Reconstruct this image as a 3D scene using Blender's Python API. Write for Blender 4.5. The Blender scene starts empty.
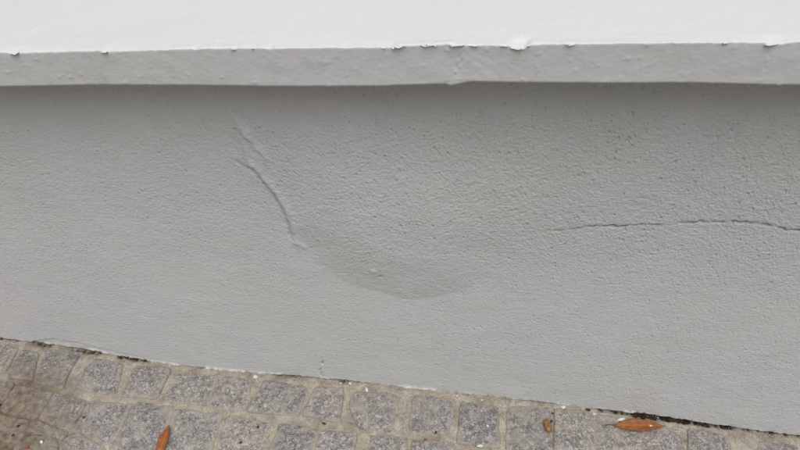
import bpy, math, random
import numpy as np
from mathutils import Matrix, Vector

# ------------------------------------------------------------------ camera, sky, sun, exposure
scn = bpy.context.scene
C = scn.collection
cd = bpy.data.cameras.new('camera'); cam = bpy.data.objects.new('camera', cd); C.objects.link(cam)
cd.sensor_width = 36.0; cd.lens = 36.0 * 628.0 / 800.0; cd.clip_start = 0.02; cd.clip_end = 500
RT = Vector((0.985335, 0.147702, -0.085436)); UP = Vector((-0.034025, 0.660723, 0.749858)); FW = Vector((-0.167205, 0.735955, -0.656059))
M = Matrix.Identity(4)
for i, a in enumerate((RT, UP, -FW)):
    for j in range(3): M[j][i] = a[j]
M.translation = Vector((0, -0.86, 1.31))
cam.matrix_world = M
scn.camera = cam

SUN_EL, SUN_AZ = math.radians(70.5), math.radians(152)      # azimuth clockwise from +y: in front of the wall, a little right
w = bpy.data.worlds.new('World'); scn.world = w; w.use_nodes = True
nt = w.node_tree; nt.nodes.clear()
sky = nt.nodes.new('ShaderNodeTexSky'); sky.sky_type = 'NISHITA'; sky.sun_disc = False
sky.sun_elevation = SUN_EL; sky.sun_rotation = SUN_AZ; sky.dust_density = 9.0; sky.air_density = 0.2
hs = nt.nodes.new('ShaderNodeHueSaturation'); hs.inputs['Saturation'].default_value = 0.06      # overcast: nearly colourless
bg = nt.nodes.new('ShaderNodeBackground'); bg.inputs['Strength'].default_value = 0.05
wo = nt.nodes.new('ShaderNodeOutputWorld')
nt.links.new(sky.outputs[0], hs.inputs['Color']); nt.links.new(hs.outputs[0], bg.inputs['Color']); nt.links.new(bg.outputs[0], wo.inputs['Surface'])
sd = bpy.data.lights.new('sun', 'SUN'); sd.energy = 1.5; sd.angle = math.radians(78); sd.color = (1.0, 0.997, 0.99)
so = bpy.data.objects.new('sun', sd); C.objects.link(so)
sdir = Vector((math.sin(SUN_AZ) * math.cos(SUN_EL), math.cos(SUN_AZ) * math.cos(SUN_EL), math.sin(SUN_EL)))
so.rotation_euler = sdir.to_track_quat('Z', 'Y').to_euler()
so.location = sdir * 10
vs = scn.view_settings; vs.view_transform = 'Standard'; vs.look = 'None'; vs.gamma = 1; vs.exposure = 0.48; vs.use_curve_mapping = False

# ------------------------------------------------------------------ numeric helpers
rng = np.random.default_rng(7); random.seed(7)
def perlin(x, y, seed=0):
    x = np.asarray(x, float); y = np.asarray(y, float)
    xi = np.floor(x).astype(np.int64); yi = np.floor(y).astype(np.int64); xf = x - xi; yf = y - yi
    def g(ix, iy):
        h = (ix * 374761393 + iy * 668265263 + seed * 974711 + 12345) & 0xffffffff
        h = ((h ^ (h >> 13)) * 1274126177) & 0xffffffff
        h = h ^ (h >> 16)
        a = (h & 0xffff) / 65536.0 * 2 * math.pi
        return np.cos(a), np.sin(a)
    u = xf ** 3 * (xf * (xf * 6 - 15) + 10); v = yf ** 3 * (yf * (yf * 6 - 15) + 10)
    def d(ox, oy):
        gx, gy = g(xi + ox, yi + oy); return gx * (xf - ox) + gy * (yf - oy)
    a = d(0, 0) * (1 - u) + d(1, 0) * u; b = d(0, 1) * (1 - u) + d(1, 1) * u
    return (a * (1 - v) + b * v) * 1.5
def fbm(x, y, o=4, seed=0, gain=.5):
    s = 0; a = 1; t = 0
    for i in range(o):
        s = s + a * perlin(x * 2 ** i + 17.3 * i, y * 2 ** i - 9.1 * i, seed + i * 31); t += a; a *= gain
    return s / t
def sstep(a, b, x):
    t = np.clip((x - a) / (b - a), 0, 1); return t * t * (3 - 2 * t)
def seg_dist(X, Z, pts):
    """distance to a polyline, side sign (+ left of travel) and arc fraction"""
    best = np.full(X.shape, 1e9); side = np.zeros(X.shape); frac = np.zeros(X.shape)
    L = [0]
    for a, b in zip(pts, pts[1:]): L.append(L[-1] + math.hypot(b[0] - a[0], b[1] - a[1]))
    for i, (a, b) in enumerate(zip(pts, pts[1:])):
        dx, dz = b[0] - a[0], b[1] - a[1]; l2 = dx * dx + dz * dz
        t = np.clip(((X - a[0]) * dx + (Z - a[1]) * dz) / l2, 0, 1)
        ex = X - a[0] - t * dx; ez = Z - a[1] - t * dz; d = np.hypot(ex, ez)
        m = d < best
        best = np.where(m, d, best); side = np.where(m, np.sign(dx * ez - dz * ex), side)
        frac = np.where(m, (L[i] + t * math.sqrt(l2)) / L[-1], frac)
    return best, side, frac
def mesh_np(name, verts, quads, tris=None, smooth=True, attrs=None):
    me = bpy.data.meshes.new(name); v = np.asarray(verts, np.float32)
    q = np.asarray(quads, np.int32).reshape(-1, 4); t = np.asarray(tris if tris is not None else [], np.int32).reshape(-1, 3)
    me.vertices.add(len(v)); me.vertices.foreach_set('co', v.ravel())
    me.loops.add(q.size + t.size); me.loops.foreach_set('vertex_index', np.concatenate([q.ravel(), t.ravel()]))
    n = len(q) + len(t); me.polygons.add(n)
    me.polygons.foreach_set('loop_start', np.concatenate([np.arange(len(q)) * 4, len(q) * 4 + np.arange(len(t)) * 3]).astype(np.int32))
    me.update(calc_edges=True)
    me.polygons.foreach_set('use_smooth', np.full(n, smooth))
    for k, a in (attrs or {}).items():
        at = me.attributes.new(k, 'FLOAT', 'POINT'); at.data.foreach_set('value', np.asarray(a, np.float32).ravel())
    me.validate(); me.update()
    return me
def grid_quads(nr, nc, flip=False):
    i = np.arange(nr * nc).reshape(nr, nc)
    q = np.stack([i[:-1, :-1], i[:-1, 1:], i[1:, 1:], i[1:, :-1]], -1).reshape(-1, 4)
    return q[:, ::-1] if flip else q
def spaced(a, b, step, lo, hi, grow=1.35):
    """fine lines from a to b, growing outward to lo and hi"""
    x = list(np.arange(a, b + step * .5, step)); s = step; p = x[0]; out = []
    while p > lo: s *= grow; p = max(lo, p - s); out.append(p)
    x = out[::-1] + x; s = step; p = x[-1]
    while p < hi: s *= grow; p = min(hi, p + s); x.append(p)
    return np.array(x)
def obj(name, me, mat, parent=None, loc=None, rot=None):
    o = bpy.data.objects.new(name, me); C.objects.link(o)
    if mat: me.materials.clear(); me.materials.append(mat)
    if loc is not None: o.location = loc
    if rot is not None: o.rotation_euler = rot
    if parent: o.parent = parent
    return o
def tag(o, label, cat, group=None):
    o['label'] = label; o['category'] = cat
    if group: o['group'] = group
    return o

# ------------------------------------------------------------------ materials
def newmat(name):
    m = bpy.data.materials.new(name); m.use_nodes = True; t = m.node_tree
    return m, t, t.nodes['Principled BSDF']
class N:
    def __init__(s, t): s.t = t
    def n(s, typ, **kw):
        o = s.t.nodes.new(typ)
        for k, v in kw.items():
            if k.startswith('i_'):
                key = k[2:]
                o.inputs[int(key) if key.isdigit() else key.replace('_', ' ')].default_value = v
            else: setattr(o, k, v)
        return o
    def l(s, a, b): s.t.links.new(a, b)
    def noise(s, vec, scale, detail=4, rough=.55, dist=0):
        o = s.n('ShaderNodeTexNoise', i_Scale=scale, i_Detail=detail, i_Roughness=rough, i_Distortion=dist); s.l(vec, o.inputs['Vector']); return o.outputs['Fac']
    def ramp(s, fac, stops):
        o = s.n('ShaderNodeValToRGB'); e = o.color_ramp.elements
        while len(e) < len(stops): e.new(.5)
        for x, (p, c) in zip(e, stops): x.position = p; x.color = (*c, 1) if len(c) == 3 else c
        s.l(fac, o.inputs[0]); return o.outputs[0]
    def mix(s, fac, a, b, blend='MIX'):
        o = s.n('ShaderNodeMix', data_type='RGBA', blend_type=blend)
        for v, i in ((fac, 0), (a, 6), (b, 7)):
            if hasattr(v, 'is_linked'): s.l(v, o.inputs[i])
            else: o.inputs[i].default_value = v if i == 0 else (*v, 1)
        return o.outputs[2]
    def math(s, op, a, b=0.0, clamp=False):
        o = s.n('ShaderNodeMath', operation=op, use_clamp=clamp)
        for v, i in ((a, 0), (b, 1)):
            if hasattr(v, 'is_linked'): s.l(v, o.inputs[i])
            else: o.inputs[i].default_value = v
        return o.outputs[0]
    def attr(s, name): return s.n('ShaderNodeAttribute', attribute_name=name).outputs['Fac']
def g(v): return (v, v, v)

def paint_mat(name, col, rough=.6):
    m, t, b = newmat(name); k = N(t)
    P = k.n('ShaderNodeNewGeometry').outputs['Position']
    big = k.noise(P, 2.2, 5, .6); mid = k.noise(P, 14, 6, .62); fine = k.noise(P, 170, 3, .6)
    c = k.mix(k.ramp(big, [(.3, g(0)), (.72, g(1))]), (col[0] * .955, col[1] * .975, col[2] * .955), (col[0] * 1.015, col[1] * .995, col[2] * 1.01))
    c = k.mix(k.math('MULTIPLY', k.ramp(mid, [(.35, g(0)), (.75, g(1))]), .28), c, tuple(x * .90 for x in col))
    # darker tone along cracks, in nicks and coping blotches (pit attribute), and pinhole spots
    c = k.mix(k.math('MULTIPLY', k.attr('pit'), .75), c, (col[0] * .50, col[1] * .475, col[2] * .44))
    c = k.mix(k.attr('bare'), c, (.80, .80, .78))
    vor = k.n('ShaderNodeTexVoronoi', i_Scale=42.0); k.l(P, vor.inputs['Vector'])
    spot = k.math('MULTIPLY', k.ramp(vor.outputs['Distance'], [(.035, g(1)), (.075, g(0))]), k.ramp(k.noise(P, 6, 2), [(.58, g(0)), (.66, g(1))]))
    c = k.mix(k.math('MULTIPLY', spot, .55), c, (.16, .145, .12))
    k.l(c, b.inputs['Base Color'])
    k.l(k.ramp(mid, [(.3, g(rough - .06)), (.7, g(rough + .1))]), b.inputs['Roughness'])
    b.inputs['Specular IOR Level'].default_value = .3
    bm = k.n('ShaderNodeBump', i_Strength=.28, i_Distance=.0006); k.l(k.math('ADD', fine, k.math('MULTIPLY', k.noise(P, 520, 2), .4)), bm.inputs['Height'])
    gr_ = k.math('ADD', k.math('MULTIPLY', k.noise(P, 210, 4, .62), 1.25), k.math('MULTIPLY', k.noise(P, 85, 2, .5), .45))
    mp = k.n('ShaderNodeMapping'); mp.inputs['Scale'].default_value = (1.25, 1, .8); k.l(P, mp.inputs['Vector'])
    pv = k.n('ShaderNodeTexVoronoi', i_Scale=105.0); k.l(mp.outputs[0], pv.inputs['Vector'])
    ps = k.n('ShaderNodeSeparateColor'); k.l(pv.outputs['Color'], ps.inputs[0])
    hole = k.math('MULTIPLY', k.ramp(pv.outputs['Distance'], [(.12, g(1)), (.36, g(0))]), k.ramp(ps.outputs[0], [(.55, g(0)), (.85, g(1))]))
    gr_ = k.math('SUBTRACT', gr_, k.math('MULTIPLY', hole, .55))
    b2 = k.n('ShaderNodeBump', i_Strength=1.0, i_Distance=.0034); k.l(k.math('MULTIPLY', gr_, k.attr('grain')), b2.inputs['Height']); k.l(bm.outputs[0], b2.inputs['Normal'])
    k.l(b2.outputs[0], b.inputs['Normal'])
    return m
M_wall = paint_mat('grey_wall_paint', (.69, .696, .70))
M_cop = paint_mat('coping_paint', (.655, .656, .654), .55)

def core_mat():
    m, t, b = newmat('damp_brown_masonry'); k = N(t)
    P = k.n('ShaderNodeNewGeometry').outputs['Position']
    k.l(k.ramp(k.noise(P, 60, 6), [(.3, (.035, .024, .016)), (.7, (.12, .085, .06))]), b.inputs['Base Color']); b.inputs['Roughness'].default_value = .95
    bm = k.n('ShaderNodeBump', i_Strength=.8, i_Distance=.004); k.l(k.noise(P, 120, 5), bm.inputs['Height']); k.l(bm.outputs[0], b.inputs['Normal'])
    return m
M_core = core_mat()

SAND = ((.28, .245, .20), (.45, .405, .34))
def dirt_mask(k, P):
    """brown muddy patch spreading over the stones by the low corner of the pavement"""
    sp = k.n('ShaderNodeVectorMath', operation='DISTANCE'); k.l(P, sp.inputs[0]); sp.inputs[1].default_value = (-1.17, -.285, .07)
    d = k.math('ADD', sp.outputs['Value'], k.math('MULTIPLY', k.math('SUBTRACT', k.noise(P, 16, 5, .65), .5), .30))
    return k.ramp(d, [(.12, g(1)), (.26, g(0))])
def sand_mat():
    m, t, b = newmat('sandy_joint_mortar'); k = N(t)
    P = k.n('ShaderNodeNewGeometry').outputs['Position']
    n1 = k.noise(P, 26, 6, .7); n2 = k.noise(P, 420, 3, .7); n3 = k.noise(P, 70, 5, .65)
    c = k.mix(k.ramp(n1, [(.36, g(0)), (.62, g(1))]), SAND[0], (.49, .44, .37))
    c = k.mix(k.ramp(n2, [(.38, g(.55)), (.52, g(0))]), c, (.13, .10, .075))
    c = k.mix(k.ramp(n2, [(.60, g(0)), (.72, g(.6))]), c, (.55, .50, .42))
    c = k.mix(k.math('MULTIPLY', k.ramp(n3, [(.54, g(0)), (.66, g(1))]), .55), c, (.17, .12, .08))
    c = k.mix(k.math('MULTIPLY', dirt_mask(k, P), .9), c, k.ramp(n3, [(.35, (.075, .052, .034)), (.65, (.21, .16, .11))]))
    c = k.mix(k.attr('soil'), c, k.ramp(n3, [(.35, (.02, .014, .009)), (.65, (.075, .05, .033))]))
    # distant paving: blocks as surface pattern where single stones can no longer be told apart
    br = k.n('ShaderNodeTexBrick', i_Scale=1.0, i_Mortar_Size=.012, i_Brick_Width=.115, i_Row_Height=.115, i_Mortar_Smooth=.3)
    br.inputs['Color1'].default_value = (.26, .25, .245, 1); br.inputs['Color2'].default_value = (.19, .185, .185, 1); br.inputs['Mortar'].default_value = (*SAND[0], 1)
    k.l(P, br.inputs['Vector'])
    c = k.mix(k.attr('far'), c, k.mix(.5, br.outputs['Color'], k.ramp(n2, [(.3, g(.1)), (.7, g(.4))]), 'SOFT_LIGHT'))
    k.l(c, b.inputs['Base Color']); b.inputs['Roughness'].default_value = .92; b.inputs['Specular IOR Level'].default_value = .2
    bm = k.n('ShaderNodeBump', i_Strength=.55, i_Distance=.0022); k.l(k.math('ADD', n2, k.math('MULTIPLY', n3, .7)), bm.inputs['Height']); k.l(bm.outputs[0], b.inputs['Normal'])
    return m
M_sand = sand_mat()

def granite_mat():
    m, t, b = newmat('granite_sett'); k = N(t)
    P = k.n('ShaderNodeNewGeometry').outputs['Position']; rnd = k.n('ShaderNodeObjectInfo').outputs['Random']
    wob = k.n('ShaderNodeTexNoise', i_Scale=160.0, i_Detail=2.0); k.l(P, wob.inputs['Vector'])
    va = k.n('ShaderNodeVectorMath', operation='MULTIPLY_ADD'); k.l(wob.outputs['Color'], va.inputs[0]); va.inputs[1].default_value = (.006,) * 3; k.l(P, va.inputs[2])
    v1 = k.n('ShaderNodeTexVoronoi', i_Scale=250.0); k.l(va.outputs[0], v1.inputs['Vector'])
    v2 = k.n('ShaderNodeTexVoronoi', i_Scale=480.0); k.l(va.outputs[0], v2.inputs['Vector'])
    sx = k.n('ShaderNodeSeparateColor'); k.l(v1.outputs['Color'], sx.inputs[0])
    c = k.ramp(sx.outputs[0], [(0, (.085, .082, .088)), (.22, (.16, .152, .158)), (.45, (.235, .222, .222)), (.72, (.30, .282, .275)), (.93, (.43, .41, .395)), (1, (.55, .53, .51))])
    sx2 = k.n('ShaderNodeSeparateColor'); k.l(v2.outputs['Color'], sx2.inputs[0])
    c = k.mix(.46, c, k.ramp(sx2.outputs[1], [(0, (.03, .029, .032)), (.3, (.18, .172, .174)), (.8, (.34, .325, .318)), (1, (.80, .77, .74))]))
    c = k.mix(1.0, c, k.ramp(rnd, [(0, (.84, .82, .80)), (.5, (1.0, .965, .91)), (1, (1.12, 1.06, .99))]), 'MULTIPLY')
    mo = k.noise(P, 75, 4, .6); c = k.mix(k.math('MULTIPLY', k.ramp(mo, [(.36, g(1)), (.52, g(0))]), .5), c, (.10, .094, .098)); c = k.mix(k.math('MULTIPLY', k.ramp(mo, [(.56, g(0)), (.70, g(1))]), .55), c, (.52, .50, .48))
    blot = k.noise(P, 26, 5, .6)
    c = k.mix(k.math('MULTIPLY', k.ramp(blot, [(.46, g(0)), (.66, g(1))]), .62), c, k.mix(k.noise(P, 300, 3, .7), (.22, .195, .165), (.47, .43, .37)))
    # sand trodden over the shoulders of the stones
    e = k.math('ADD', k.attr('edge'), k.math('MULTIPLY', k.math('SUBTRACT', k.noise(P, 38, 6, .72), .5), 2.9))
    e = k.math('ADD', e, k.math('MULTIPLY', k.math('SUBTRACT', k.noise(P, 380, 3, .6), .5), .55))
    c = k.mix(k.math('MULTIPLY', k.ramp(e, [(.55, g(0)), (1.0, g(1))]), .85), c, k.mix(k.noise(P, 60, 4), (.275, .24, .195), (.44, .395, .33)))
    c = k.mix(k.math('MULTIPLY', dirt_mask(k, P), .84), c, k.ramp(k.noise(P, 80, 5), [(.35, (.09, .065, .045)), (.65, (.25, .20, .145))]))
    k.l(c, b.inputs['Base Color']); b.inputs['Roughness'].default_value = .8; b.inputs['Specular IOR Level'].default_value = .35
    h = k.math('ADD', sx.outputs[0], k.math('MULTIPLY', k.noise(P, 90, 5, .65), 3.0))
    bm = k.n('ShaderNodeBump', i_Strength=.5, i_Distance=.0013); k.l(h, bm.inputs['Height']); k.l(bm.outputs[0], b.inputs['Normal'])
    return m
M_granite = granite_mat()

def simple_mat(name, c1, c2, rough=.7, scale=120):
    m, t, b = newmat(name); k = N(t); P = k.n('ShaderNodeNewGeometry').outputs['Position']
    n = k.noise(P, scale, 4)
    k.l(k.ramp(n, [(.35, c1), (.65, c2)]), b.inputs['Base Color']); b.inputs['Roughness'].default_value = rough
    bm = k.n('ShaderNodeBump', i_Strength=.4, i_Distance=.001); k.l(n, bm.inputs['Height']); k.l(bm.outputs[0], b.inputs['Normal'])
    return m
M_flake = simple_mat('white_paint_flake', (.50, .49, .46), (.76, .76, .73), .6, 400)
M_dark = simple_mat('dark_brown_crumb', (.03, .017, .011), (.10, .05, .03), .85)
M_red = simple_mat('red_brick_crumb', (.15, .045, .03), (.26, .085, .055), .9)
M_yellow = simple_mat('yellow_crumb', (.5, .36, .12), (.62, .46, .2), .8)
M_nut = simple_mat('brown_seed_husk', (.17, .075, .022), (.34, .17, .055), .5, 170)
M_grit = simple_mat('grit', (.12, .095, .07), (.5, .46, .40), .9, 45)
def leaf_mat():
    m, t, b = newmat('dry_orange_leaf'); k = N(t)
    P = k.n('ShaderNodeTexCoord').outputs['Object']; n = k.noise(P, 70, 5, .6); s = k.noise(P, 300, 3, .6)
    c = k.ramp(n, [(.3, (.19, .055, .014)), (.55, (.285, .092, .022)), (.75, (.37, .135, .034))])
    c = k.mix(k.ramp(s, [(.62, g(0)), (.72, g(.6))]), c, (.15, .05, .015))
    c = k.mix(k.math('MULTIPLY', k.attr('vein'), .45), c, (.50, .23, .07))
    c = k.mix(k.math('MULTIPLY', k.attr('tip'), .6), c, (.13, .055, .02))
    k.l(c, b.inputs['Base Color']); b.inputs['Roughness'].default_value = .48; b.inputs['Specular IOR Level'].default_value = .4
    bm = k.n('ShaderNodeBump', i_Strength=.3, i_Distance=.0008); k.l(n, bm.inputs['Height']); k.l(bm.outputs[0], b.inputs['Normal'])
    return m
M_leaf = leaf_mat()
M_stalk = simple_mat('leaf_stalk', (.10, .055, .025), (.17, .09, .04), .7)

# ------------------------------------------------------------------ ground level along the wall (it falls to the right)
KX = np.arange(-1.35, .701, .05)
KZ = np.array([.1043, .101, .0936, .0863, .0791, .0722, .0657, .0597, .0542, .0492, .0448, .041, .0376, .0348, .0324, .0303, .0286, .0271, .0258, .0246, .0235, .0222, .0209, .0193, .0174,
               .0153, .0127, .0098, .0064, .0026, -.0016, -.0062, -.0111, -.0164, -.0218, -.0273, -.0327, -.0379, -.0425, -.0465, -.0496, -.0524])
def gz(x):
    x = np.asarray(x, float); xc = np.clip(x, KX[0], KX[-1])
    return np.interp(xc, KX, KZ) - .0656 * (x - xc)

# setts of the pavement, corner points in metres (x along the wall, y towards it)
SETTS = {
 1: [[(-1.344,-.021),(-1.239,-.016),(-1.225,-.094),(-1.317,-.114)], [(-1.218,-.028),(-1.175,-.029),(-1.148,-.1),(-1.205,-.105)],
     [(-1.16,-.017),(-1.07,-.009),(-1.074,-.06),(-1.063,-.108),(-1.134,-.106)], [(-1.026,-.02),(-.954,-.021),(-.933,-.104),(-1.003,-.109),(-1.041,-.078)],
     [(-.915,-.024),(-.829,-.02),(-.827,-.099),(-.911,-.106)], [(-.801,-.022),(-.702,-.018),(-.696,-.101),(-.807,-.104)], [(-.686,-.019),(-.615,-.019),(-.596,-.105),(-.686,-.108)],
     [(-.573,-.023),(-.471,-.029),(-.471,-.104),(-.589,-.104)], [(-.443,-.029),(-.379,-.025),(-.37,-.109),(-.455,-.099)], [(-.348,-.033),(-.247,-.025),(-.246,-.118),(-.313,-.12),(-.345,-.079)],
     [(-.201,-.025),(-.111,-.023),(-.115,-.107),(-.201,-.115)], [(-.089,-.031),(-.01,-.034),(-.002,-.127),(-.088,-.128)], [(.02,-.027),(.119,-.016),(.111,-.125),(.02,-.138)],
     [(.132,-.019),(.265,-.022),(.25,-.122),(.126,-.132)], [(.277,-.03),(.405,-.017),(.394,-.113),(.262,-.13)], [(.426,-.021),(.505,-.029),(.494,-.111),(.408,-.118)], [(.572,-.031),(.65,-.03),(.64,-.112),(.546,-.116)]],
 2: [[(-1.283,-.132),(-1.186,-.122),(-1.181,-.189),(-1.281,-.197)], [(-1.171,-.125),(-1.081,-.126),(-1.081,-.197),(-1.168,-.194)], [(-1.072,-.127),(-.989,-.138),(-.985,-.205),(-1.072,-.196)],
     [(-.98,-.137),(-.879,-.129),(-.883,-.229),(-.975,-.206)], [(-.868,-.122),(-.776,-.122),(-.767,-.235),(-.867,-.242)], [(-.764,-.126),(-.654,-.125),(-.645,-.219),(-.751,-.238)],
     [(-.63,-.128),(-.53,-.134),(-.521,-.213),(-.63,-.219)], [(-.505,-.129),(-.416,-.137),(-.419,-.216),(-.505,-.221)], [(-.404,-.138),(-.324,-.139),(-.315,-.213),(-.401,-.223)],
     [(-.287,-.137),(-.209,-.136),(-.2,-.213),(-.28,-.223)], [(-.188,-.138),(-.103,-.135),(-.096,-.218),(-.181,-.229)]],
 3: [[(-1.193,-.205),(-1.095,-.208),(-1.083,-.262),(-1.194,-.27)], [(-1.071,-.204),(-.99,-.218),(-.992,-.238),(-1.079,-.232)], [(-1.086,-.26),(-1.053,-.239),(-1.002,-.243),(-.981,-.29),(-1.074,-.307)],
     [(-.983,-.236),(-.96,-.218),(-.889,-.242),(-.868,-.285),(-.95,-.3)], [(-.86,-.256),(-.763,-.249),(-.756,-.333),(-.858,-.337)]],
}
def auto_row(x0, x1, ytop, depth):
    x = x0; out = []
    while x < x1:
        wd = random.uniform(.075, .112); j = lambda s=.006: random.uniform(-s, s)
        out.append([(x + j(), ytop + j()), (x + wd + j(), ytop + j()), (x + wd + j(), ytop - depth + j()), (x + j(), ytop - depth + j())]); x += wd + random.uniform(.014, .024)
    return out
ALL = [p for r in SETTS.values() for p in r]
ALL += auto_row(-2.05, -1.46, -.02, .088) + auto_row(.68, 1.25, -.03, .09)
ALL += auto_row(-2.05, -1.40, -.13, .08) + auto_row(-.075, 1.25, -.148, .082)
ALL += auto_row(-2.05, -1.31, -.235, .085) + auto_row(-.735, 1.25, -.25, .085)
for r in range(4): ALL += auto_row(-2.05 + .04 * (r % 2), 1.25, -.355 - r * .107, .088)

# ------------------------------------------------------------------ pavement bed
gx = spaced(-1.45, .85, .0032, -60, 60); gy = np.concatenate([spaced(-.40, -.0305, .0045, -60, -.0305), np.arange(-.0285, .0205, .0015), np.array([.03, .06, .12, .25, .41, .6, 1, 2, 4, 8, 16, 32, 60])])
X, Y = np.meshgrid(gx, gy)
GAPS = [(-1.31, -1.245, .5), (-1.21, -1.14, .5), (-1.11, -1.02, .5), (-.975, -.895, .6), (-.815, -.745, .3), (-.545, -.485, .35), (-.395, -.36, .45), (.0, .12, .25), (.225, .30, .6), (.30, .46, 1.0), (.46, .545, .8), (.54, .70, .45)]
def gap_amt(x):
    s = np.zeros_like(np.asarray(x, float))
    for a, b, k in GAPS: s = np.maximum(s, k * sstep(a - .03, a + .02, x) * (1 - sstep(b - .02, b + .03, x)))
    return s * np.clip(.66 + 1.1 * fbm(np.asarray(x) * 42, np.asarray(x) * 0 + 3.1, 5, 5, .65), 0, 1.2)
near = sstep(-1.9, -1.4, X) * (1 - sstep(.8, 1.2, X)) * sstep(-1.05, -.8, Y)
GZ = gz(X) - .0027 + near * (.0026 * fbm(X * 16, Y * 16, 4, 3) + .0024 * fbm(X * 75, Y * 75, 3, 9, .6))
# heaped mud burying the stones in the corner, sand fillet along the wall
GZ += near * .0065 * np.exp(-(((X + 1.22) / .13) ** 2 + ((Y + .27) / .055) ** 2)) * (1 + .8 * fbm(X * 30, Y * 30, 3, 77))
GZ += near * .0030 * sstep(-.035, -.008, Y)
GZ += near * .004 * np.exp(-(((X - .535) / .045) ** 2 + ((Y + .05) / .05) ** 2))
ga = gap_amt(X) * np.exp(-((Y - .0025) / (.0085 + .005 * fbm(X * 40, Y * 0, 4, 8))) ** 2)
ga = ga * np.clip(.85 + .8 * fbm(X * 90, Y * 60, 4, 88, .6), 0, 1.25)
GZ -= .020 * ga * near
GZ = np.where(Y > .4, gz(X) - .01, GZ)
SOIL = sstep(.14, .38, ga + .12 * fbm(X * 110, Y * 110, 4, 4, .65))
FAR = np.clip(sstep(-.80, -.86, Y) + (X > 1.3) + (X < -2.1), 0, 1) * 1.0
me = mesh_np('pavement', np.stack([X, Y, GZ], -1).reshape(-1, 3), grid_quads(len(gy), len(gx)), attrs={'soil': SOIL, 'far': FAR})
pav = obj('pavement', me, M_sand); pav['kind'] = 'structure'; pav['label'] = 'sloping pavement of granite setts in sandy mortar below the wall'

def sett_mesh(poly, seed, nseg=48):
    P = np.array(poly); c = P.mean(0); n = len(P)
    # orientation: clockwise list -> counter-clockwise
    if sum(P[i][0] * P[(i + 1) % n][1] - P[(i + 1) % n][0] * P[i][1] for i in range(n)) < 0: P = P[::-1]
    per = np.concatenate([P, P[:1]]); L = np.concatenate([[0], np.cumsum(np.hypot(*np.diff(per, axis=0).T))])
    s = np.linspace(0, L[-1], 240, endpoint=False); bx = np.interp(s, L, per[:, 0]); by = np.interp(s, L, per[:, 1])
    ker = np.exp(-(np.arange(-12, 13) / 4.5) ** 2); ker /= ker.sum()
    sm = lambda a: np.convolve(np.concatenate([a[-12:], a, a[:12]]), ker, 'valid')
    bx, by = sm(bx), sm(by)
    th = s / L[-1] * 2 * math.pi
    wob = 1 + .10 * fbm(np.cos(th) * 2.6 + seed, np.sin(th) * 2.6 + seed * 1.7, 4, 2, .62)
    k = np.linspace(0, 240, nseg, endpoint=False).astype(int)
    ox, oy = (bx - c[0])[k] * wob[k] * 1.12, (by - c[1])[k] * wob[k] * 1.12
    tx, ty = random.uniform(-.03, .03), random.uniform(-.03, .03); lift = random.uniform(-.0016, .0022)
    rings = [(1.03, -.030), (1.025, -.006), (1.0, -.0016), (.965, .0006), (.91, .0016), (.82, .0022), (.70, .0026), (.55, .003), (.40, .0032), (.25, .0033), (.10, .0034)]
    V = []; E = []
    for sc, z in rings:
        x = ox * sc; y = oy * sc; wx = x + c[0]; wy = y + c[1]
        zz = z + lift + tx * x + ty * y + (gz(wx) - gz(c[0]))
        if z > -.01: zz = zz + .0022 * fbm(wx * 32 + seed * 3, wy * 32, 4, 11) + .0012 * fbm(wx * 110, wy * 110, 3, 13)
        V.append(np.stack([x, y, zz], -1)); E.append(np.full(nseg, sstep(.62, 1.06, sc)))
    V = np.concatenate(V); nr = len(rings)
    q = []
    for r in range(nr - 1):
        for i in range(nseg):
            j = (i + 1) % nseg; q.append((r * nseg + i, r * nseg + j, (r + 1) * nseg + j, (r + 1) * nseg + i))
    V = np.concatenate([V, [[0, 0, V[-nseg:, 2].mean()]]]); E = np.concatenate(E + [np.zeros(1)])
    t = [((nr - 1) * nseg + i, (nr - 1) * nseg + (i + 1) % nseg, len(V) - 1) for i in range(nseg)]
    return mesh_np('granite_sett', V, q, t, attrs={'edge': E}), (c[0], c[1], float(gz(c[0])))
for i, poly in enumerate(ALL[:295]):
    me, loc = sett_mesh(poly, i * 1.37 + 2)
    obj('granite_sett', me, M_granite, pav, loc)

# ------------------------------------------------------------------ the rendered wall
COP_B, COP_T, OVER, WALL_T = .875, .934, .075, .34
BASE = np.array([(-1.6, 0), (-1.298,-.0042),(-1.213,.0028),(-1.13,.0045),(-1.029,.0079),(-.971,-.0043),(-.891,-.006),(-.81,-.0068),(-.702,-.0017),(-.595,.0012),(-.49,.0071),(-.364,.0053),(-.241,-.0003),(-.144,-.0027),(-.001,-.0048),(.115,-.0007),(.229,-.0006),(.341,.0031),(.452,.0011),(.561,-.0001),(.667,-.0009),(.9, 0)])
wall = bpy.data.objects.new('garden_wall', None); C.objects.link(wall); wall.location = (0, 0, 0)
tag(wall, 'low wall with cracked, bulging light grey render under a projecting pale painted coping', 'wall'); wall['kind'] = 'thing'

wx = spaced(-1.42, .82, .0024, -7, 7, 1.3); NR = 520
edge = gz(wx) + np.interp(wx, BASE[:, 0], BASE[:, 1]) * .8
jag = (.0024 + .003 * gap_amt(wx)) * fbm(wx * 60, wx * 0, 5, 21, .7) + .0015 * np.abs(fbm(wx * 190, wx * 0 + 5, 3, 22))
inner = (wx > -1.42) & (wx < .82)
edge = edge + np.where(inner, jag, 0) + np.where(inner, gap_amt(wx) * .0085, -.004)
v = np.linspace(0, 1, NR); v = v - .35 * v * (1 - v) * (1 - v)      # a little denser near the foot
Xw = np.repeat(wx[None], NR, 0); Zw = edge[None] + (COP_B + .004 - edge[None]) * v[:, None]
infr = sstep(-1.6, -1.42, Xw) * (1 - sstep(.82, 1.0, Xw))
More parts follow.
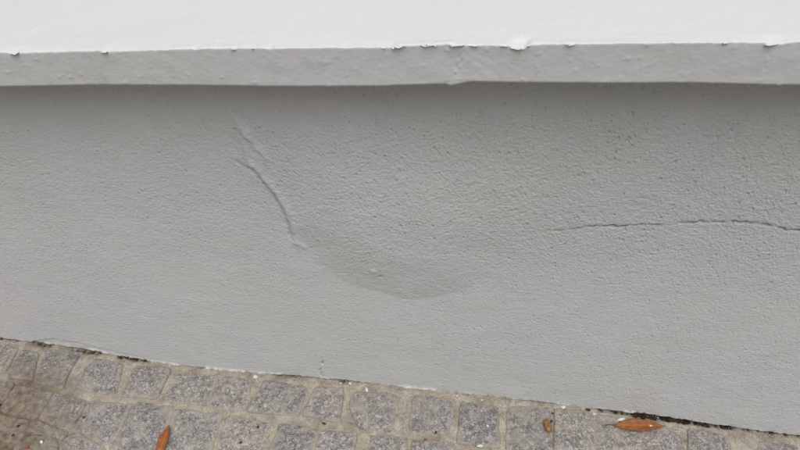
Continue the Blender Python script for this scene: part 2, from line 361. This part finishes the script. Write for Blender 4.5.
# trowelled and dabbed plaster: coarser to the upper right, finer and brushed to the left and near the foot
up = sstep(.34, .58, Zw); rgt = sstep(-.85, .15, Xw)
amp = .00020 + .00008 * up + .00033 * rgt * (.22 + .78 * up) + .00010 * fbm(Xw * 5, Zw * 5, 3, 41)
wv = .5 * perlin(Xw * 45, Zw * 45, 58)
n1 = perlin(Xw * 112 + wv, Zw * 118 - Xw * 25, 51); n2 = perlin(Xw * 185 + Zw * 30, Zw * 175 - Xw * 50 + wv, 52); n3 = perlin(Xw * 62, Zw * 66, 53)
drip = perlin(Xw * 160, Zw * 80, 54)
tex = .55 * n1 + .60 * n2 + .40 * n3 + .45 * drip * up * rgt
grain = infr * np.clip(.40 + .18 * up + .46 * rgt * (.22 + .78 * up) + .26 * fbm(Xw * 7, Zw * 7, 4, 43), .12, 1.3)
brush = perlin(Xw * 90, Zw * 190, 56)
lows = .0011 * fbm(Xw * 5, Zw * 6, 4, 61) + .0006 * fbm(Xw * 16, Zw * 20, 3, 63)
Hh = infr * (amp * tex + .00022 * brush * (1 - rgt * .6)) + infr * lows
pit = .0 * np.clip((-tex - .45) * 1.6, 0, 1) * (.25 + .75 * up) * (.4 + .6 * rgt) * infr
# the blown bulge
BND = [(-.4694,.8167),(-.4708,.7487),(-.4651,.6726),(-.4478,.6506),(-.4317,.6211),(-.4193,.5809),(-.414,.5411),(-.4127,.4887),(-.3856,.4348),(-.3342,.3888),(-.2705,.3573),(-.2024,.3411),(-.146,.3426),(-.0838,.3715),(-.0284,.4157),(.0266,.4787),(.0673,.5553)]
BND += [(.10,.62),(.09,.72),(-.08,.83),(-.28,.88),(-.43,.87)]
ca_, cb_ = -.235, .56
ang = np.array([math.degrees(math.atan2(p[1] - cb_, p[0] - ca_)) % 360 for p in BND]); rad = np.array([math.hypot(p[0] - ca_, p[1] - cb_) for p in BND])
o_ = np.argsort(ang); ag = np.arange(0, 360, .25); rg = np.interp(ag, ang[o_], rad[o_], period=360)
TH = np.degrees(np.arctan2(Zw - cb_, Xw - ca_)) % 360; RR = np.hypot(Xw - ca_, Zw - cb_)
sgn = np.where(np.interp(TH, ag, rg, period=360) > RR, 1.0, -1.0)
ins = sgn * seg_dist(Xw, Zw, BND + BND[:1])[0] + .0070 * fbm(Xw * 11, Zw * 11, 4, 66)
low = sstep(200, 262, TH) * (1 - sstep(300, 345, TH)); lef = sstep(.46, .53, Zw) * (1 - sstep(.66, .74, Zw)) * (1 - sstep(-.40, -.27, Xw))
dd = np.maximum(ins, 0); pl = np.minimum(dd / .14, 1); pl = pl * (1.32 - .32 * pl ** 2)
rsd = sstep(-.22, .02, Xw)                                           # dies away gently to the right
stp = .34 * sstep(.475, .545, Zw)
flank = (1 - rsd) * (stp * sstep(-.004, .012, ins) + (1 - stp) * sstep(0, .14, dd)) + rsd * np.minimum(dd / .22, 1)
face = np.clip((.87 - Zw) / .40, 0, 1); face = face * (1 - .25 * sstep(.7, 1.0, face))      # evenly leaning face, deepest at its foot
Hh += .0205 * (low * pl + (1 - low) * flank) * face * (1 - .9 * sstep(-.14, .20, Xw))
def ridge(pts, width, amt, off=0.0, taper=True):
    d, s, f = seg_dist(Xw, Zw, pts); k = np.exp(-((d * s - off) / width) ** 2)
    k = np.where(d < width * 6 + abs(off), k, 0)
    return amt * k * (np.sin(np.clip(f, .03, .97) * math.pi) ** .5 if taper else 1)
LC = [(-.4826,.6854),(-.4651,.6706),(-.4530,.6640),(-.4478,.6506),(-.4317,.6211),(-.4193,.5809),(-.414,.5411),(-.4150,.5100),(-.4110,.4780)]
US = [(-.482,.835),(-.4694,.7921),(-.4571,.7589),(-.4421,.7327),(-.4273,.7037),(-.4195,.6736)]
wobx = .0055 * fbm(Xw * 26, Zw * 26, 4, 71, .6)
Xs, Zs = Xw, Zw
wobx = wobx + .0032 * perlin(Xs * 105, Zs * 105, 75); zw2 = .0026 * perlin(Xs * 105, Zs * 60 + 50, 76); Xw = Xs + wobx; Zw = Zs + .0055 * fbm(Xs * 26 + 40, Zs * 26, 4, 72, .6) + zw2
Hh += np.clip(.8 + 1.3 * fbm(Xw * 45, Zw * 45, 3, 78), .2, 1.6) * ridge(LC, .0034, -.0040) + ridge(LC, .0085, .0024, .0105)
usk = np.clip(.6 + 1.5 * fbm(Xw * 28, Zw * 28, 3, 74), 0, 1.3)
Hh += usk * ridge(US, .0070, .0050, .003)
HC = [(.0683,.541),(.0943,.5422),(.128,.551),(.1613,.5572),(.2029,.5591),(.2437,.5621),(.2791,.5649),(.322,.5747),(.3459,.5735),(.3684,.5779),(.4003,.5748),(.4325,.5696),(.4571,.5641),(.4817,.5585),(.5293,.5519),(.6,.548),(.68,.552)]
hk = sstep(.05, .12, Xw) * np.clip(.70 + 1.9 * fbm(Xw * 40, Zw * 40, 4, 81, .7), .1, 1.5)
Hh += hk * (ridge(HC, .0019, -.0036, taper=False))
pit = np.maximum(pit, np.clip(hk * ridge(HC, .0024, 1.2, taper=False), 0, 1))
pit = np.maximum(pit, ridge(LC, .0032, .6))
VC = [(-.4202,.1281),(-.4231,.0967),(-.4339,.0635),(-.4313,.0351)]
vk = np.clip(.65 + 2.0 * fbm(Xw * 60, Zw * 60, 2, 83), 0, 1)
Hh += vk * ridge(VC, .0028, -.0042); pit = np.maximum(pit, vk * ridge(VC, .0022, 1.1))
Xw, Zw = Xs, Zs
for (cx, cz, r, a) in ((-.4085,.486,.009,.0032), (-.395,.478,.006,.002), (-.2584,.4258,.006,.0028), (-.2458,.4095,.0035,-.003), (-.0999,.6135,.02,-.0006), (-.205,.338,.003,-.0012), (.49,.20,.003,-.0015), (.30,.075,.004,-.0015), (.355,.06,.005,.001), (-.62,.78,.003,-.0015)):
    kx = np.exp(-((Xw - cx) ** 2 + (Zw - cz) ** 2) / r ** 2); Hh += a * kx
    if a < -.002: pit = np.maximum(pit, kx)
# peeled coat at the left foot, and paint curling along the foot
PE = [(-1.2402,.085),(-1.1282,.1139),(-1.1113,.1075),(-1.0675,.1039),(-1.0337,.0911),(-.987,.0817),(-.9372,.0665),(-.8994,.0562)]
pz = np.interp(Xw, [p[0] for p in PE], [p[1] for p in PE]) + .003 * fbm(Xw * 70, Xw * 0 + 2, 3, 91)
pm = (Xw > -1.235) * (Xw < -.90) * sstep(.0015, -.0015, Zw - pz)
Hh -= .0026 * pm
hgt = Zw - edge[None]
lip = np.exp(-(hgt / .006) ** 2) * infr
barex = np.zeros_like(wx)
for a, b, k in ((-1.19,-1.14,.3),(-1.06,-1.0,.5),(-.95,-.90,.6),(-.89,-.80,1.),(-.745,-.63,.8),(-.62,-.53,.5),(-.46,-.40,.35),(-.25,-.14,.9),(-.09,-.05,.6),(.125,.155,.7),(.27,.31,.8)):
    barex = np.maximum(barex, k * sstep(a, a + .01, wx) * (1 - sstep(b - .01, b, wx)))
barex *= np.clip(.7 + 1.6 * fbm(wx * 70, wx * 0 + 1, 3, 95), 0, 1.3)
bare = np.clip(barex[None] * np.exp(-(hgt / .0055) ** 4), 0, 1) * infr
bare = np.maximum(bare, .35 * pm * infr)
Hh += lip * .0035 * barex[None] + lip * .0022 * fbm(Xw * 80, Zw * 40, 3, 97)
V = np.stack([Xw, -Hh, Zw], -1)
# return of the coat at the foot: two rows going back into the gap
r1 = np.stack([wx, V[0, :, 1] + .004, edge - .0012], -1); r2 = np.stack([wx, np.full_like(wx, .018), edge + .001], -1)
V = np.concatenate([r2[None], r1[None], V]); z2 = np.zeros((2, len(wx)))
me = mesh_np('render_coat', V.reshape(-1, 3), grid_quads(NR + 2, len(wx)), attrs={'grain': np.concatenate([z2, grain]), 'pit': np.concatenate([z2, pit]), 'bare': np.concatenate([z2 + bare[0] * .6, bare])})
obj('render_coat', me, M_wall, wall)
# masonry body behind the coat, following the slope of the ground
bx_ = np.array([-7, -1.4, -.7, 0, .8, 7.0]); nb = len(bx_); zb = gz(bx_) - .25
bv = [(x, y, z) for (y, zz) in ((.014, None), (WALL_T, None)) for x, z in zip(bx_, zb)] + [(x, y, COP_B + .02) for y in (.014, WALL_T) for x in bx_]
I = lambda l, i: l * nb + i
q = []
for i in range(nb - 1):
    q += [(I(0, i), I(0, i + 1), I(2, i + 1), I(2, i)), (I(1, i + 1), I(1, i), I(3, i), I(3, i + 1)), (I(2, i), I(2, i + 1), I(3, i + 1), I(3, i))]
q += [(I(1, 0), I(0, 0), I(2, 0), I(3, 0)), (I(0, nb - 1), I(1, nb - 1), I(3, nb - 1), I(2, nb - 1))]
obj('masonry_body', mesh_np('masonry_body', bv, q, smooth=False), M_core, wall)

# coping: one long slab, hand-finished arrises
cx = spaced(-1.15, .65, .0022, -7.05, 7.05, 1.3); n_ = len(cx)
ci = sstep(-1.3, -1.15, cx) * (1 - sstep(.65, .8, cx))
TOPP = np.array([(-1.2,.934),(-.766,.9336),(-.742,.9322),(-.715,.9329),(-.598,.9344),(-.59,.9325),(-.44,.9352),(-.291,.9342),(-.164,.9331),(-.153,.9352),(-.109,.9355),(-.085,.9366),(-.069,.9346),(-.043,.9349),(-.006,.9340),(.004,.9300),(.015,.9305),(.025,.9348),(.11,.9346),(.231,.9341),(.306,.9332),(.315,.9306),(.334,.9332),(.345,.9336),(.7,.934)])
BOTP = np.array([(-1.2,.8745),(-.8,.8743),(-.624,.8763),(-.507,.8759),(-.304,.8728),(-.184,.8732),(-.091,.876),(-.085,.8735),(-.057,.8798),(.011,.8779),(.117,.8767),(.243,.8762),(.316,.8738),(.364,.8729),(.7,.8745)])
zt = np.interp(cx, TOPP[:, 0], TOPP[:, 1]) + ci * (.0018 * fbm(cx * 38, cx * 0, 5, 101, .65) - .0022 * sstep(.28, .5, fbm(cx * 28, cx * 0 + 3, 3, 102)))
zbm = np.interp(cx, BOTP[:, 0], BOTP[:, 1]) + ci * (.0007 * fbm(cx * 60, cx * 0, 4, 103) - .0012 * sstep(.3, .5, fbm(cx * 40, cx * 0 + 7, 3, 104)))
rows = []; kinds = []
R_ = .0022
def yfront(z01):                         # relief of the front face
    Zf = z01 * .06
    return -OVER - ci * (.0014 * fbm(cx * 7, Zf * 10 + 0 * cx, 3, 105) + .0004 * fbm(cx * 38, Zf * 45 + 0 * cx, 3, 106) + .0006 * sstep(.42, .52, fbm(cx * 75, Zf * 90 + 0 * cx, 2, 107)) + .0003 * perlin(cx * 220, Zf * 300 + 0 * cx, 108) + .0005 * fbm(cx * 55 + Zf * 60, Zf * 40 + 0 * cx, 3, 117) * np.exp(-((cx + .05) / .06) ** 2) - .0014 * np.exp(-((cx + .072 - .25 * (Zf - .03) - .002 * np.sin(Zf * 400)) / .0022) ** 2) * sstep(.1, .3, z01) + .0008 * np.exp(-((cx + .066 - .25 * (Zf - .03)) / .006) ** 2))
rows.append(np.stack([cx, np.full(n_, .013), zbm + .002], -1)); rows.append(np.stack([cx, np.full(n_, -.030), zbm + .0015], -1)); rows.append(np.stack([cx, np.full(n_, -OVER + .006), zbm + .0006], -1))
rows.append(np.stack([cx, yfront(0) + .0018, zbm], -1))
NF = 27
for i in range(NF):
    s = i / (NF - 1); z = zbm + .0016 + s * (zt - R_ - zbm - .0016); rows.append(np.stack([cx, yfront(s), z], -1))
yf1 = yfront(1.0)
chipw = ci * np.clip(sstep(.15, .5, fbm(cx * 20, cx * 0 + 9, 4, 111)), 0, 1)
chipw = np.maximum(chipw, np.interp(cx, [-.01, .002, .018, .028, .29, .31, .325, .345], [0, 1, 1, 0, 0, .7, .7, 0]))
for a in (22, 45, 68, 90):
    t = math.radians(a); rr = R_ * (1 + chipw * 2.0)
    rows.append(np.stack([cx, yf1 + rr * (1 - math.cos(t)), zt - R_ + R_ * math.sin(t) + ci * .0005 * perlin(cx * 130, cx * 0 + a, 112)], -1))
ye = rows[-1][:, 1]
for i in range(1, 62):
    y = ye + (.40 - ye) * (i / 61) ** 1.5
    z = zt * (1 - sstep(0, .016, y - ye)) + .9342 * sstep(0, .016, y - ye) + ci * (.0012 * fbm(cx * 7, y * 9, 3, 113) + .0005 * fbm(cx * 40, y * 40, 3, 114) + .0007 * sstep(.35, .5, fbm(cx * 60, y * 50, 2, 116)))
    rows.append(np.stack([cx, y, z], -1))
rows.append(np.stack([cx, np.full(n_, .402), np.full(n_, .875)], -1)); rows.append(np.stack([cx, np.full(n_, WALL_T - .002), np.full(n_, .876)], -1))
V = np.array(rows); nr = len(rows)
pitc = np.zeros((nr, n_)); pitc[3:3 + NF + 1] = np.clip(fbm(cx[None] * 25, np.arange(NF + 1)[:, None] * .09 + 0 * cx[None], 4, 115) * .6 - .12, 0, .15)
F = grid_quads(nr, n_)
endl = list(range(0, nr * n_, n_)); me = mesh_np('coping', V.reshape(-1, 3), F, attrs={'pit': pitc, 'bare': np.zeros((nr, n_))})
cop = obj('coping', me, M_cop, wall)
def curl(x, y, z, sx, sy, rx, rz, seed):
    r = random.Random(seed); nu, nv = 7, 5; V = []
    for a in range(nu):
        for b in range(nv):
            u = a / (nu - 1) * 2 - 1; w_ = b / (nv - 1); k = (1 - .5 * abs(u) ** 2) * r.uniform(.8, 1.1)
            V.append((sx * u * r.uniform(.92, 1.05), -sy * w_ * k, .0035 * w_ ** 2 * (sy / .008) + .0006 * math.sin(u * 4 + seed)))
    V += [(p[0], p[1], p[2] - .0006) for p in V]; n = nu * nv
    q = [tuple(f) for f in grid_quads(nu, nv)] + [tuple(f[::-1] + n) for f in grid_quads(nu, nv)]
    i = np.arange(n).reshape(nu, nv); bd = list(i[0]) + list(i[1:, -1]) + list(i[-1, -2::-1]) + list(i[-2:0:-1, 0])
    q += [(a, a + n, b + n, b) for a, b in zip(bd, bd[1:] + bd[:1])]
    obj('paint_curl', mesh_np('paint_curl', V, q), M_cop, cop, (x, y, z), (rx, 0, rz))
for a in ((-.074,-.0752,.9345,.010,.0035,.35,.1,1), (-.052,-.0750,.9340,.007,.0025,.5,-.15,2), (.004,-.0745,.9300,.009,.0045,.55,-.35,3), (.020,-.0748,.9325,.006,.003,.2,.4,4), (-.152,-.0750,.9340,.006,.004,.6,.1,5),
          (.314,-.0745,.9305,.008,.005,.5,.2,8), (-.592,-.0748,.9325,.006,.004,.6,0,9), (-.742,-.0748,.9322,.008,.005,.5,.2,10)): curl(*a)
for i in range(16):
    x_ = random.uniform(-.19, .09) if i < 11 else random.uniform(-.75, .33)
    curl(x_, -.0752, float(np.interp(x_, cx, zt)) - random.uniform(.0004, .0022), random.uniform(.002, .006), random.uniform(.0012, .0028), random.uniform(.2, .9), random.uniform(-.5, .5), 20 + i)

# ------------------------------------------------------------------ leaves
def leaf(loc, length, width, rotz, label, stalk=.018, curl=.006, tilt=0.0, bend=.05):
    root = bpy.data.objects.new('fallen_leaf', None); C.objects.link(root); root.location = loc; root.rotation_euler = (tilt, math.atan(.0656) * math.cos(rotz), rotz)
    tag(root, label, 'leaf', 'fallen orange leaves')
    nu, nv = 33, 13; u = np.linspace(0, 1, nu)[:, None]; s = np.linspace(-1, 1, nv)[None]
    hw = width / 2 * np.sin(math.pi * np.clip(u, 0, 1) ** .92) ** .85 * (1 + .035 * np.sin(u * 31) + .02 * np.sin(u * 57)); hw = np.maximum(hw, .0003)
    x = u * length + 0 * s; y = s * hw + bend * length * (u - u ** 2) * .35
    z = .0015 + curl * (s ** 2) * np.sin(math.pi * u) * .55 + .004 * np.sin(u * 2.6 + .3) * .6 + .0006 * np.sin(u * 40 + np.abs(s) * 5) * np.abs(s) - .0008 * np.exp(-(s / .10) ** 2)
    top = np.stack([x, y, z], -1); bot = np.stack([x, y, z - .0005], -1)
    V = np.concatenate([top.reshape(-1, 3), bot.reshape(-1, 3)]); n = nu * nv
    q = list(map(tuple, grid_quads(nu, nv, True))) + [tuple(a + n for a in f) for f in grid_quads(nu, nv)]
    i = np.arange(n).reshape(nu, nv); bd = list(i[0]) + list(i[1:, -1]) + list(i[-1, -2::-1]) + list(i[-2:0:-1, 0])
    q += [(a, b, b + n, a + n) for a, b in zip(bd, bd[1:] + bd[:1])]
    vein = np.exp(-(s / .07) ** 2) + .35 * np.clip(np.sin((u * 14 - np.abs(s) * 2.2) * 2 * math.pi) * 6 - 5, 0, 1); tip = sstep(.90, 1.0, u) + (1 - sstep(0, .06, u)) + 0 * s + .5 * sstep(.9, 1.0, np.abs(s))
    at = {'vein': np.tile(np.clip(vein + 0 * u, 0, 1).ravel(), 2), 'tip': np.tile(np.clip(tip, 0, 1).ravel(), 2)}
    obj('leaf_blade', mesh_np('leaf_blade', V, q, attrs=at), M_leaf, root)
    # stalk: a thin bent tube
    ns, nk = 9, 7; V = []
    for a in range(ns):
        t = a / (ns - 1); c = np.array([.004 - t * (stalk + .004), .004 * t * t - .010 * max(0, t - .6), .0024 + .0012 * math.sin(t * 3)]); r = .0009 * (1 + .5 * (t > .9) - .1 * t)
        for b in range(nk): V.append(c + r * np.array([0, math.cos(b / nk * 2 * math.pi), math.sin(b / nk * 2 * math.pi)]))
    q = [(a * nk + b, a * nk + (b + 1) % nk, (a + 1) * nk + (b + 1) % nk, (a + 1) * nk + b) for a in range(ns - 1) for b in range(nk)]
    V += [V[0] * 0 + np.mean(V[:nk], 0), np.mean(V[-nk:], 0)]; e0 = len(V) - 2; e1 = len(V) - 1
    t = [(e0, (b + 1) % nk, b) for b in range(nk)] + [(e1, (ns - 1) * nk + b, (ns - 1) * nk + (b + 1) % nk) for b in range(nk)]
    obj('leaf_stalk', mesh_np('leaf_stalk', V, q, t), M_stalk, root)
    return root
leaf((.254, -.042, float(gz(.254)) + .0052), .113, .030, math.atan2(.013, .112), 'dry orange leaf lying flat beside the foot of the wall, with a bent stalk')
leaf((-.749, -.255, float(gz(-.749)) + .0052), .086, .023, math.atan2(.084, -.010), 'dry orange leaf lying end-on across a granite sett, pointing towards the wall', stalk=.014, curl=.008)

# ------------------------------------------------------------------ seed husk, flakes and crumbs
def blob(name, rx, ry, rz, seed, nl=16, nm=9, waist=0.0, rough=.16):
    V = []; q = []; t = []
    for a in range(nm):
        ph = math.pi * (a + .5) / nm
        for b in range(nl):
            th = 2 * math.pi * b / nl; dx, dy, dz = math.sin(ph) * math.cos(th), math.sin(ph) * math.sin(th), math.cos(ph)
            k = 1 + rough * float(fbm(np.array(dx * 1.6 + seed), np.array(dy * 1.6 + dz * 1.3 - seed), 3, 7)); k *= 1 - waist * math.exp(-((dx + .05) / .35) ** 2)
            V.append((rx * dx * (1 if not waist else 1.0) * (k if not waist else 1), ry * dy * k, rz * dz * k))
    V += [(0, 0, rz), (0, 0, -rz)]
    for a in range(nm - 1):
        for b in range(nl): q.append((a * nl + b, (a + 1) * nl + b, (a + 1) * nl + (b + 1) % nl, a * nl + (b + 1) % nl))
    for b in range(nl): t += [(len(V) - 2, b, (b + 1) % nl), (len(V) - 1, (nm - 1) * nl + (b + 1) % nl, (nm - 1) * nl + b)]
    return mesh_np(name, V, q, t)
hz = float(gz(.107))
husk = bpy.data.objects.new('seed_husk', None); C.objects.link(husk); husk.location = (.107, -.066, hz + .0095); husk.rotation_euler = (0, .06, math.radians(101))
tag(husk, 'small brown waisted seed husk lying on a granite sett near the wall', 'seed husk')
obj('husk_body', blob('husk_body', .0165, .0098, .0085, 4, 20, 13, .22, .10), M_nut, husk)
obj('husk_stub', blob('husk_stub', .0035, .0028, .0035, 8, 10, 7, 0, .25), M_dark, husk, (.0085, -.0105, .003))

def flake(sx, sy, seed, th=.0011):
    n = 11; r = random.Random(seed); V = []; a0 = r.uniform(0, 6)
    R2 = [(r.uniform(.68, 1.1)) for _ in range(n)]
    for z, k in ((0, .93), (th, 1), (th * 1.25, .6)):
        for i in range(n):
            a = a0 + i / n * 2 * math.pi; V.append((sx * k * R2[i] * math.cos(a), sy * k * R2[i] * math.sin(a), z + .0011 * math.cos(a + seed) * k))
    V += [(0, 0, th * 1.3), (0, 0, 0)]
    q = [(l * n + i, l * n + (i + 1) % n, (l + 1) * n + (i + 1) % n, (l + 1) * n + i) for l in (0, 1) for i in range(n)]
    t = [(2 * n + i, 2 * n + (i + 1) % n, len(V) - 2) for i in range(n)] + [((i + 1) % n, i, len(V) - 1) for i in range(n)]
    return mesh_np('paint_flake', V, q, t, smooth=False)
FL = [(-1.131,-.067,.0050,.0036,'white paint flake on the third sett from the left, in the wall row'),
      (-.602,-.014,.0075,.0048,'pale angular paint chip in the sand right of a dark sett, against the wall foot'),
      (-.622,-.046,.0040,.0032,'small round white paint fleck on the seventh sett from the left'),
      (-.318,-.021,.0030,.0062,'upright white paint sliver at the top of a broad sett, mid wall row'),
      (-.385,-.010,.0046,.0032,'left of two white flecks in the sand just below the wall foot'),
      (-.362,-.008,.0040,.0030,'right of two white flecks in the sand just below the wall foot'),
      (-.102,-.014,.0034,.0028,'tiny white fleck in the sandy gap between two setts by the wall'),
      (-.043,-.017,.0036,.0026,'tiny white fleck in the sand above the sett with two pale chips'),
      (-.030,-.083,.0075,.0042,'oval white paint chip lying in the middle of a sett'),
      (-.041,-.134,.0095,.0046,'larger white paint chip at the bottom edge of a sett, front of picture'),
      (.144,-.010,.0065,.0042,'white paint chip against the wall foot, up and right of the seed husk'),
      (.214,-.017,.0052,.0034,'white paint chip by the wall, midway between seed husk and leaf'),
      (.274,-.022,.0100,.0046,'long white paint chip just above the stalk end of the leaf at the wall'),
      (.337,-.031,.0042,.0048,'white paint speck lying on top of the orange leaf at the wall'),
      (-1.030,-.253,.0052,.0040,'white paint chip on a small rounded stone in the muddy left corner')]
for i, (x, y, a, b, lab) in enumerate(FL):
    z = float(gz(x)) + (.0105 if 'on top of the orange' in lab else .0036)
    o = obj('paint_flake', flake(a, b, i * 3 + 1), M_flake, None, (x, y, z), (random.uniform(-.15, .15), random.uniform(-.1, .1), random.uniform(-.4, .4)))
    tag(o, lab, 'paint chip', 'white paint chips on the pavement')
CR = [(.121,-.029,.0052,.0028,'dark','dark brown crumb in the joint just above the seed husk'),
      (-.401,-.120,.0062,.0030,'dark','dark reddish crumb in the sand below the ninth sett of the wall row'),
      (-.552,-.147,.0032,.0032,'dark','dark speck near the top of a second row sett'),
      (-.579,-.189,.0036,.0042,'dark','dark speck in the lower middle of a second row sett'),
      (-.141,-.113,.0038,.0032,'dark','dark speck at the bottom edge of a square sett in the wall row'),
      (-.164,-.133,.0034,.0028,'red','small red crumb in the sand beneath a square sett of the wall row'),
      (-.970,-.178,.0042,.0040,'red','red brick crumb on a second row sett, left of the end-on leaf'),
      (-1.104,-.225,.0046,.0040,'dark','upper of two dark crumbs in the mud of the left corner'),
      (-1.102,-.248,.0048,.0040,'dark','lower of two dark crumbs in the mud of the left corner'),
      (-1.176,-.182,.0048,.0044,'dark','dark crumb at the far left edge of the pavement'),
      (-1.054,-.270,.0080,.0050,'red','red brick fragment on a rounded stone in the left corner'),
      (-.523,-.164,.0042,.0042,'yellow','small yellow crumb in the joint between two second row setts'),
      (.201,-.008,.0062,.0048,'dark','brown lump tucked against the wall foot, right of the seed husk')]
for i, (x, y, a, b, kd, lab) in enumerate(CR):
    cm = blob('crumb', a * .8, b * .8, min(a, b) * .6, i * 2.3, 9, 6, 0, .9); cm.polygons.foreach_set('use_smooth', np.zeros(len(cm.polygons), bool))
    o = obj('crumb', cm, {'dark': M_dark, 'red': M_red, 'yellow': M_yellow}[kd], None, (x, y, float(gz(x)) + .0036), (0, 0, random.uniform(-.5, .5)))
    tag(o, lab, 'crumb', 'crumbs on the pavement')
# loose grit: uncountable
gv = []; gt = []; oct_ = np.array([(1,0,0),(0,1,0),(-1,0,0),(0,-1,0),(0,0,1),(0,0,-1)], float); of = [(0,1,4),(1,2,4),(2,3,4),(3,0,4),(1,0,5),(2,1,5),(3,2,5),(0,3,5)]
for i in range(5200):
    x = random.uniform(-1.7, 1.1); y = -abs(random.gauss(0, .16)) if random.random() < .6 else random.uniform(-.6, 0)
    if i % 4 == 0: y = random.uniform(-.03, .004)
    if y < -.8: continue
    r = random.uniform(.0005, .0012) * (1 + (random.random() < .05) * .9) * (1.5 if i % 12 == 0 else 1); a = random.uniform(0, 6.3); ca, sa = math.cos(a), math.sin(a)
    p = oct_ * np.array([r, r, r * .7]) * np.array([[random.uniform(.6, 1.2) for _ in range(3)] for _ in range(6)])
    p = np.stack([p[:, 0] * ca - p[:, 1] * sa, p[:, 0] * sa + p[:, 1] * ca, p[:, 2]], -1) + (x, y - .004, float(gz(x)) + .0030)
    b = len(gv) * 6; gv.append(p); gt += [(f[0] + b, f[1] + b, f[2] + b) for f in of]
gr = obj('grit', mesh_np('grit', np.concatenate(gv), [], gt, smooth=False), M_grit); gr['kind'] = 'stuff'; gr['label'] = 'fine loose sand and grit scattered over the setts'; gr['category'] = 'grit'
